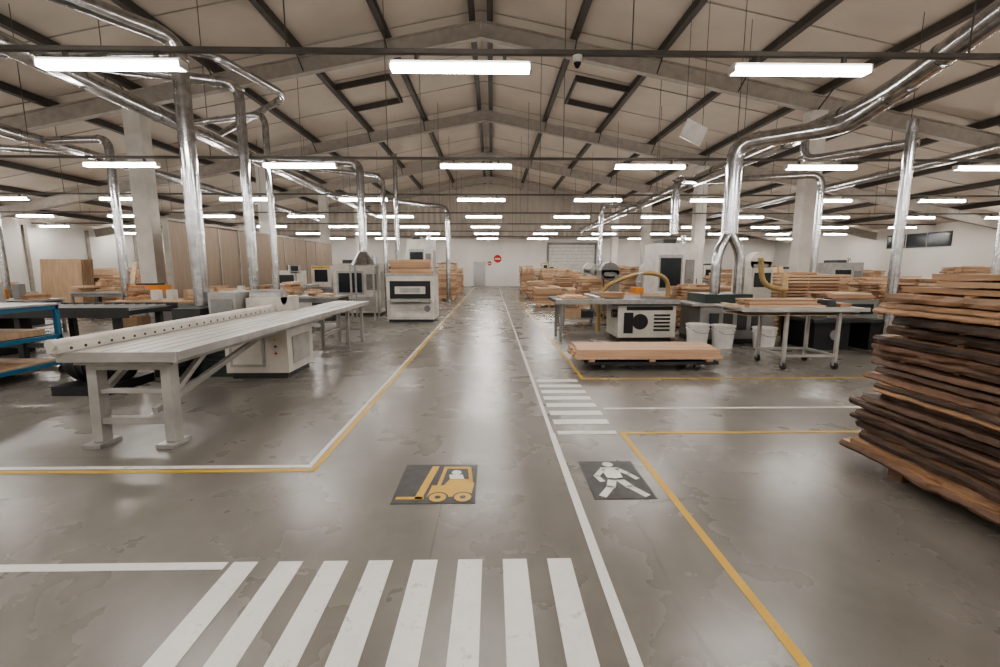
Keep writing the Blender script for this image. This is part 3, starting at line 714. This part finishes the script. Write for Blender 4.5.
for i in range(4):
    b = B('tool_cabinet'); x=15.2+1.25*i; b.bx(x,x+1.15,12.6,13.2,.08,2.0,'white'); b.bx(x+.03,x+1.12,12.65,13.15,0,.08,'dark'); b.bx(x+.57,x+.58,12.59,12.6,.1,1.96,'dark'); b.bx(x+.5,x+.52,12.56,12.6,.95,1.1,'dark'); b.bx(x+.63,x+.65,12.56,12.6,.95,1.1,'dark'); b.done(.006)
def window(name, x, y0, y1, z0, z1):
    b = B(name); s = -1 if x>0 else 1; x += s*.002
    b.bx(min(x,x+s*.06),max(x,x+s*.06),y0,y1,z0,z1,'dark'); b.bx(min(x+s*.06,x+s*.07),max(x+s*.06,x+s*.07),y0+.08,y1-.08,z0+.08,z1-.08,'screen')
    for k in (1,2): yy=y0+(y1-y0)*k/3; b.bx(min(x,x+s*.09),max(x,x+s*.09),yy-.03,yy+.03,z0,z1,'lgrey')
    b.done()
window('window_1',XR,24.5,28.5,2.8,3.6)
D = Y1-.003
b = B('door_1'); b.bx(5,9,D-.08,D,0,3.6,'white')
for i in range(12): b.bx(5.05,8.95,D-.1,D-.08,.05+.3*i,.07+.3*i,'grey')
b.bx(4.85,5,D-.14,D,0,3.75,'grey'); b.bx(9,9.15,D-.14,D,0,3.75,'grey'); b.bx(4.85,9.15,D-.14,D,3.6,3.8,'grey'); b.done()
b = B('door_2'); b.bx(-1.6,-.6,D-.06,D,0,2.1,'lgrey'); b.bx(-1.7,-1.6,D-.08,D,0,2.2,'white'); b.bx(-.6,-.5,D-.08,D,0,2.2,'white'); b.bx(-1.7,-.5,D-.08,D,2.1,2.2,'white'); b.bx(-.75,-.68,D-.1,D-.06,1.0,1.05,'black'); b.done()
b = B('round_warning_sign'); b.cyl((0.5,D,2.4),(0.5,D-.04,2.4),.34,'red',32); b.bx(.27,.73,D-.045,D-.04,2.34,2.46,'plastic'); b.done()
b = B('round_warning_sign'); b.cyl((-.2,D,2.0),(-.2,D-.04,2.0),.18,'red',32); b.bx(-.32,-.08,D-.045,D-.04,1.97,2.03,'plastic'); b.done()
# ------------------------------------------------------------ background clutter
r = random.Random(21); n=0
for row in range(7):
    yb = 17.5+3.2*row
    for xb in [-21.5,-18,-14.6]+([-7.6,-4.9] if row>1 else [])+([8.4] if row else [])+[12.0,15.4,18.8,21.8]+([3.0,5.6] if row>2 else []):
        if any(abs(yb+.9-fy)<1.3 for fy in FY) and (abs(xb+.9+10.6)<1.6 or abs(xb+.9-9.9)<1.7): continue
        if xb in (-18,-21.5) and row==0: continue
        if xb == -21.5 and row == 1: continue
        x = xb+r.uniform(0,.3); y = yb+r.uniform(0,.3); w = r.uniform(1.5,2.1); d = r.uniform(.9,1.5); k = r.random(); n+=1
        if k<.46: board_stack('lumber_pile',x,x+w,y,y+d,r.uniform(.7,1.8),.08,.025,'x',rs=n)
        elif k<.64: workbench('workbench',x,x+w,y,y+d); offcuts('wood_offcuts',x+.1,x+w-.1,y+.1,y+d-.1,.88,26,n,.5)
        else: machine(r.choice(['woodworking_machine','sanding_machine','drilling_machine']),x+.2,x+w-.1,y,y+d,r.uniform(1.2,2.1),r.choice(['white','cream','grey','benchgrey','dgreen']),r.choice([0,1,2,3]))
for i,(x0,x1,y0,y1) in enumerate([(-15.8,-14.3,11.5,12.7),(-17,-14.6,13.8,14.8),(-20.5,-17.5,11,12.2),(-13.3,-11.3,14.4,15.4),(-21,-18.6,14.3,15.4),(-13.2,-10.8,10.6,11.6)]):
    workbench('workbench',x0,x1,y0,y1,.85,'lgrey' if i%2 else 'ply'); offcuts('wood_offcuts',x0+.1,x1-.1,y0+.1,y1-.1,.85,40,40+i,.55)
for i,(x0,x1,y0,y1,h) in enumerate([(11.5,13.6,7.6,8.8,1.1),(12.4,14.4,14.4,15.6,1.3),(10.4,12.4,11.9,13,1.2),(15.5,17.8,9.5,11,1.2),(15.8,18,15.2,16.4,1.2)]):
    board_stack('lumber_pile',x0,x1,y0,y1,h,.06,.02,'x',rs=80+i)
for i,(x,y) in enumerate([(-12.4,16.3),(11.0,16.2)]):
    b = B('leaning_boards'); rr = random.Random(90+i)
    b.beam((x-.9,y+.35,1.1),(x+.9,y+.35,1.1),.06,.06,'grey')
    for sx in (-.85,.85): b.beam((x+sx,y+.35,1.1),(x+sx,y+.35,0),.06,.06,'grey'); b.bx(x+sx-.04,x+sx+.04,y-.1,y+.75,0,.05,'grey')
    for k in range(8):
        hh = rr.uniform(1.3,2.1); xx = x-.75+.2*k; b.beam((xx,y-.1+.02,0.02),(xx+rr.uniform(-.05,.05),y-.1+hh*.33,hh),.15,.03,rr.choice(woods_x))
    b.done()
# ------------------------------------------------------------ world, camera
w = bpy.data.worlds.new('world'); scene.world = w; w.use_nodes = True
w.node_tree.nodes['Background'].inputs[0].default_value = (0.6,0.65,0.7,1); w.node_tree.nodes['Background'].inputs[1].default_value = 0.3
cam = bpy.data.cameras.new('camera'); cam.lens = 16.2; cam.sensor_width = 36; cam.clip_end = 200
co = bpy.data.objects.new('camera', cam); scene.collection.objects.link(co)
co.location = (0,0,1.6); co.rotation_euler = (math.radians(90-8.28),0,math.radians(-1.02))
scene.camera = co
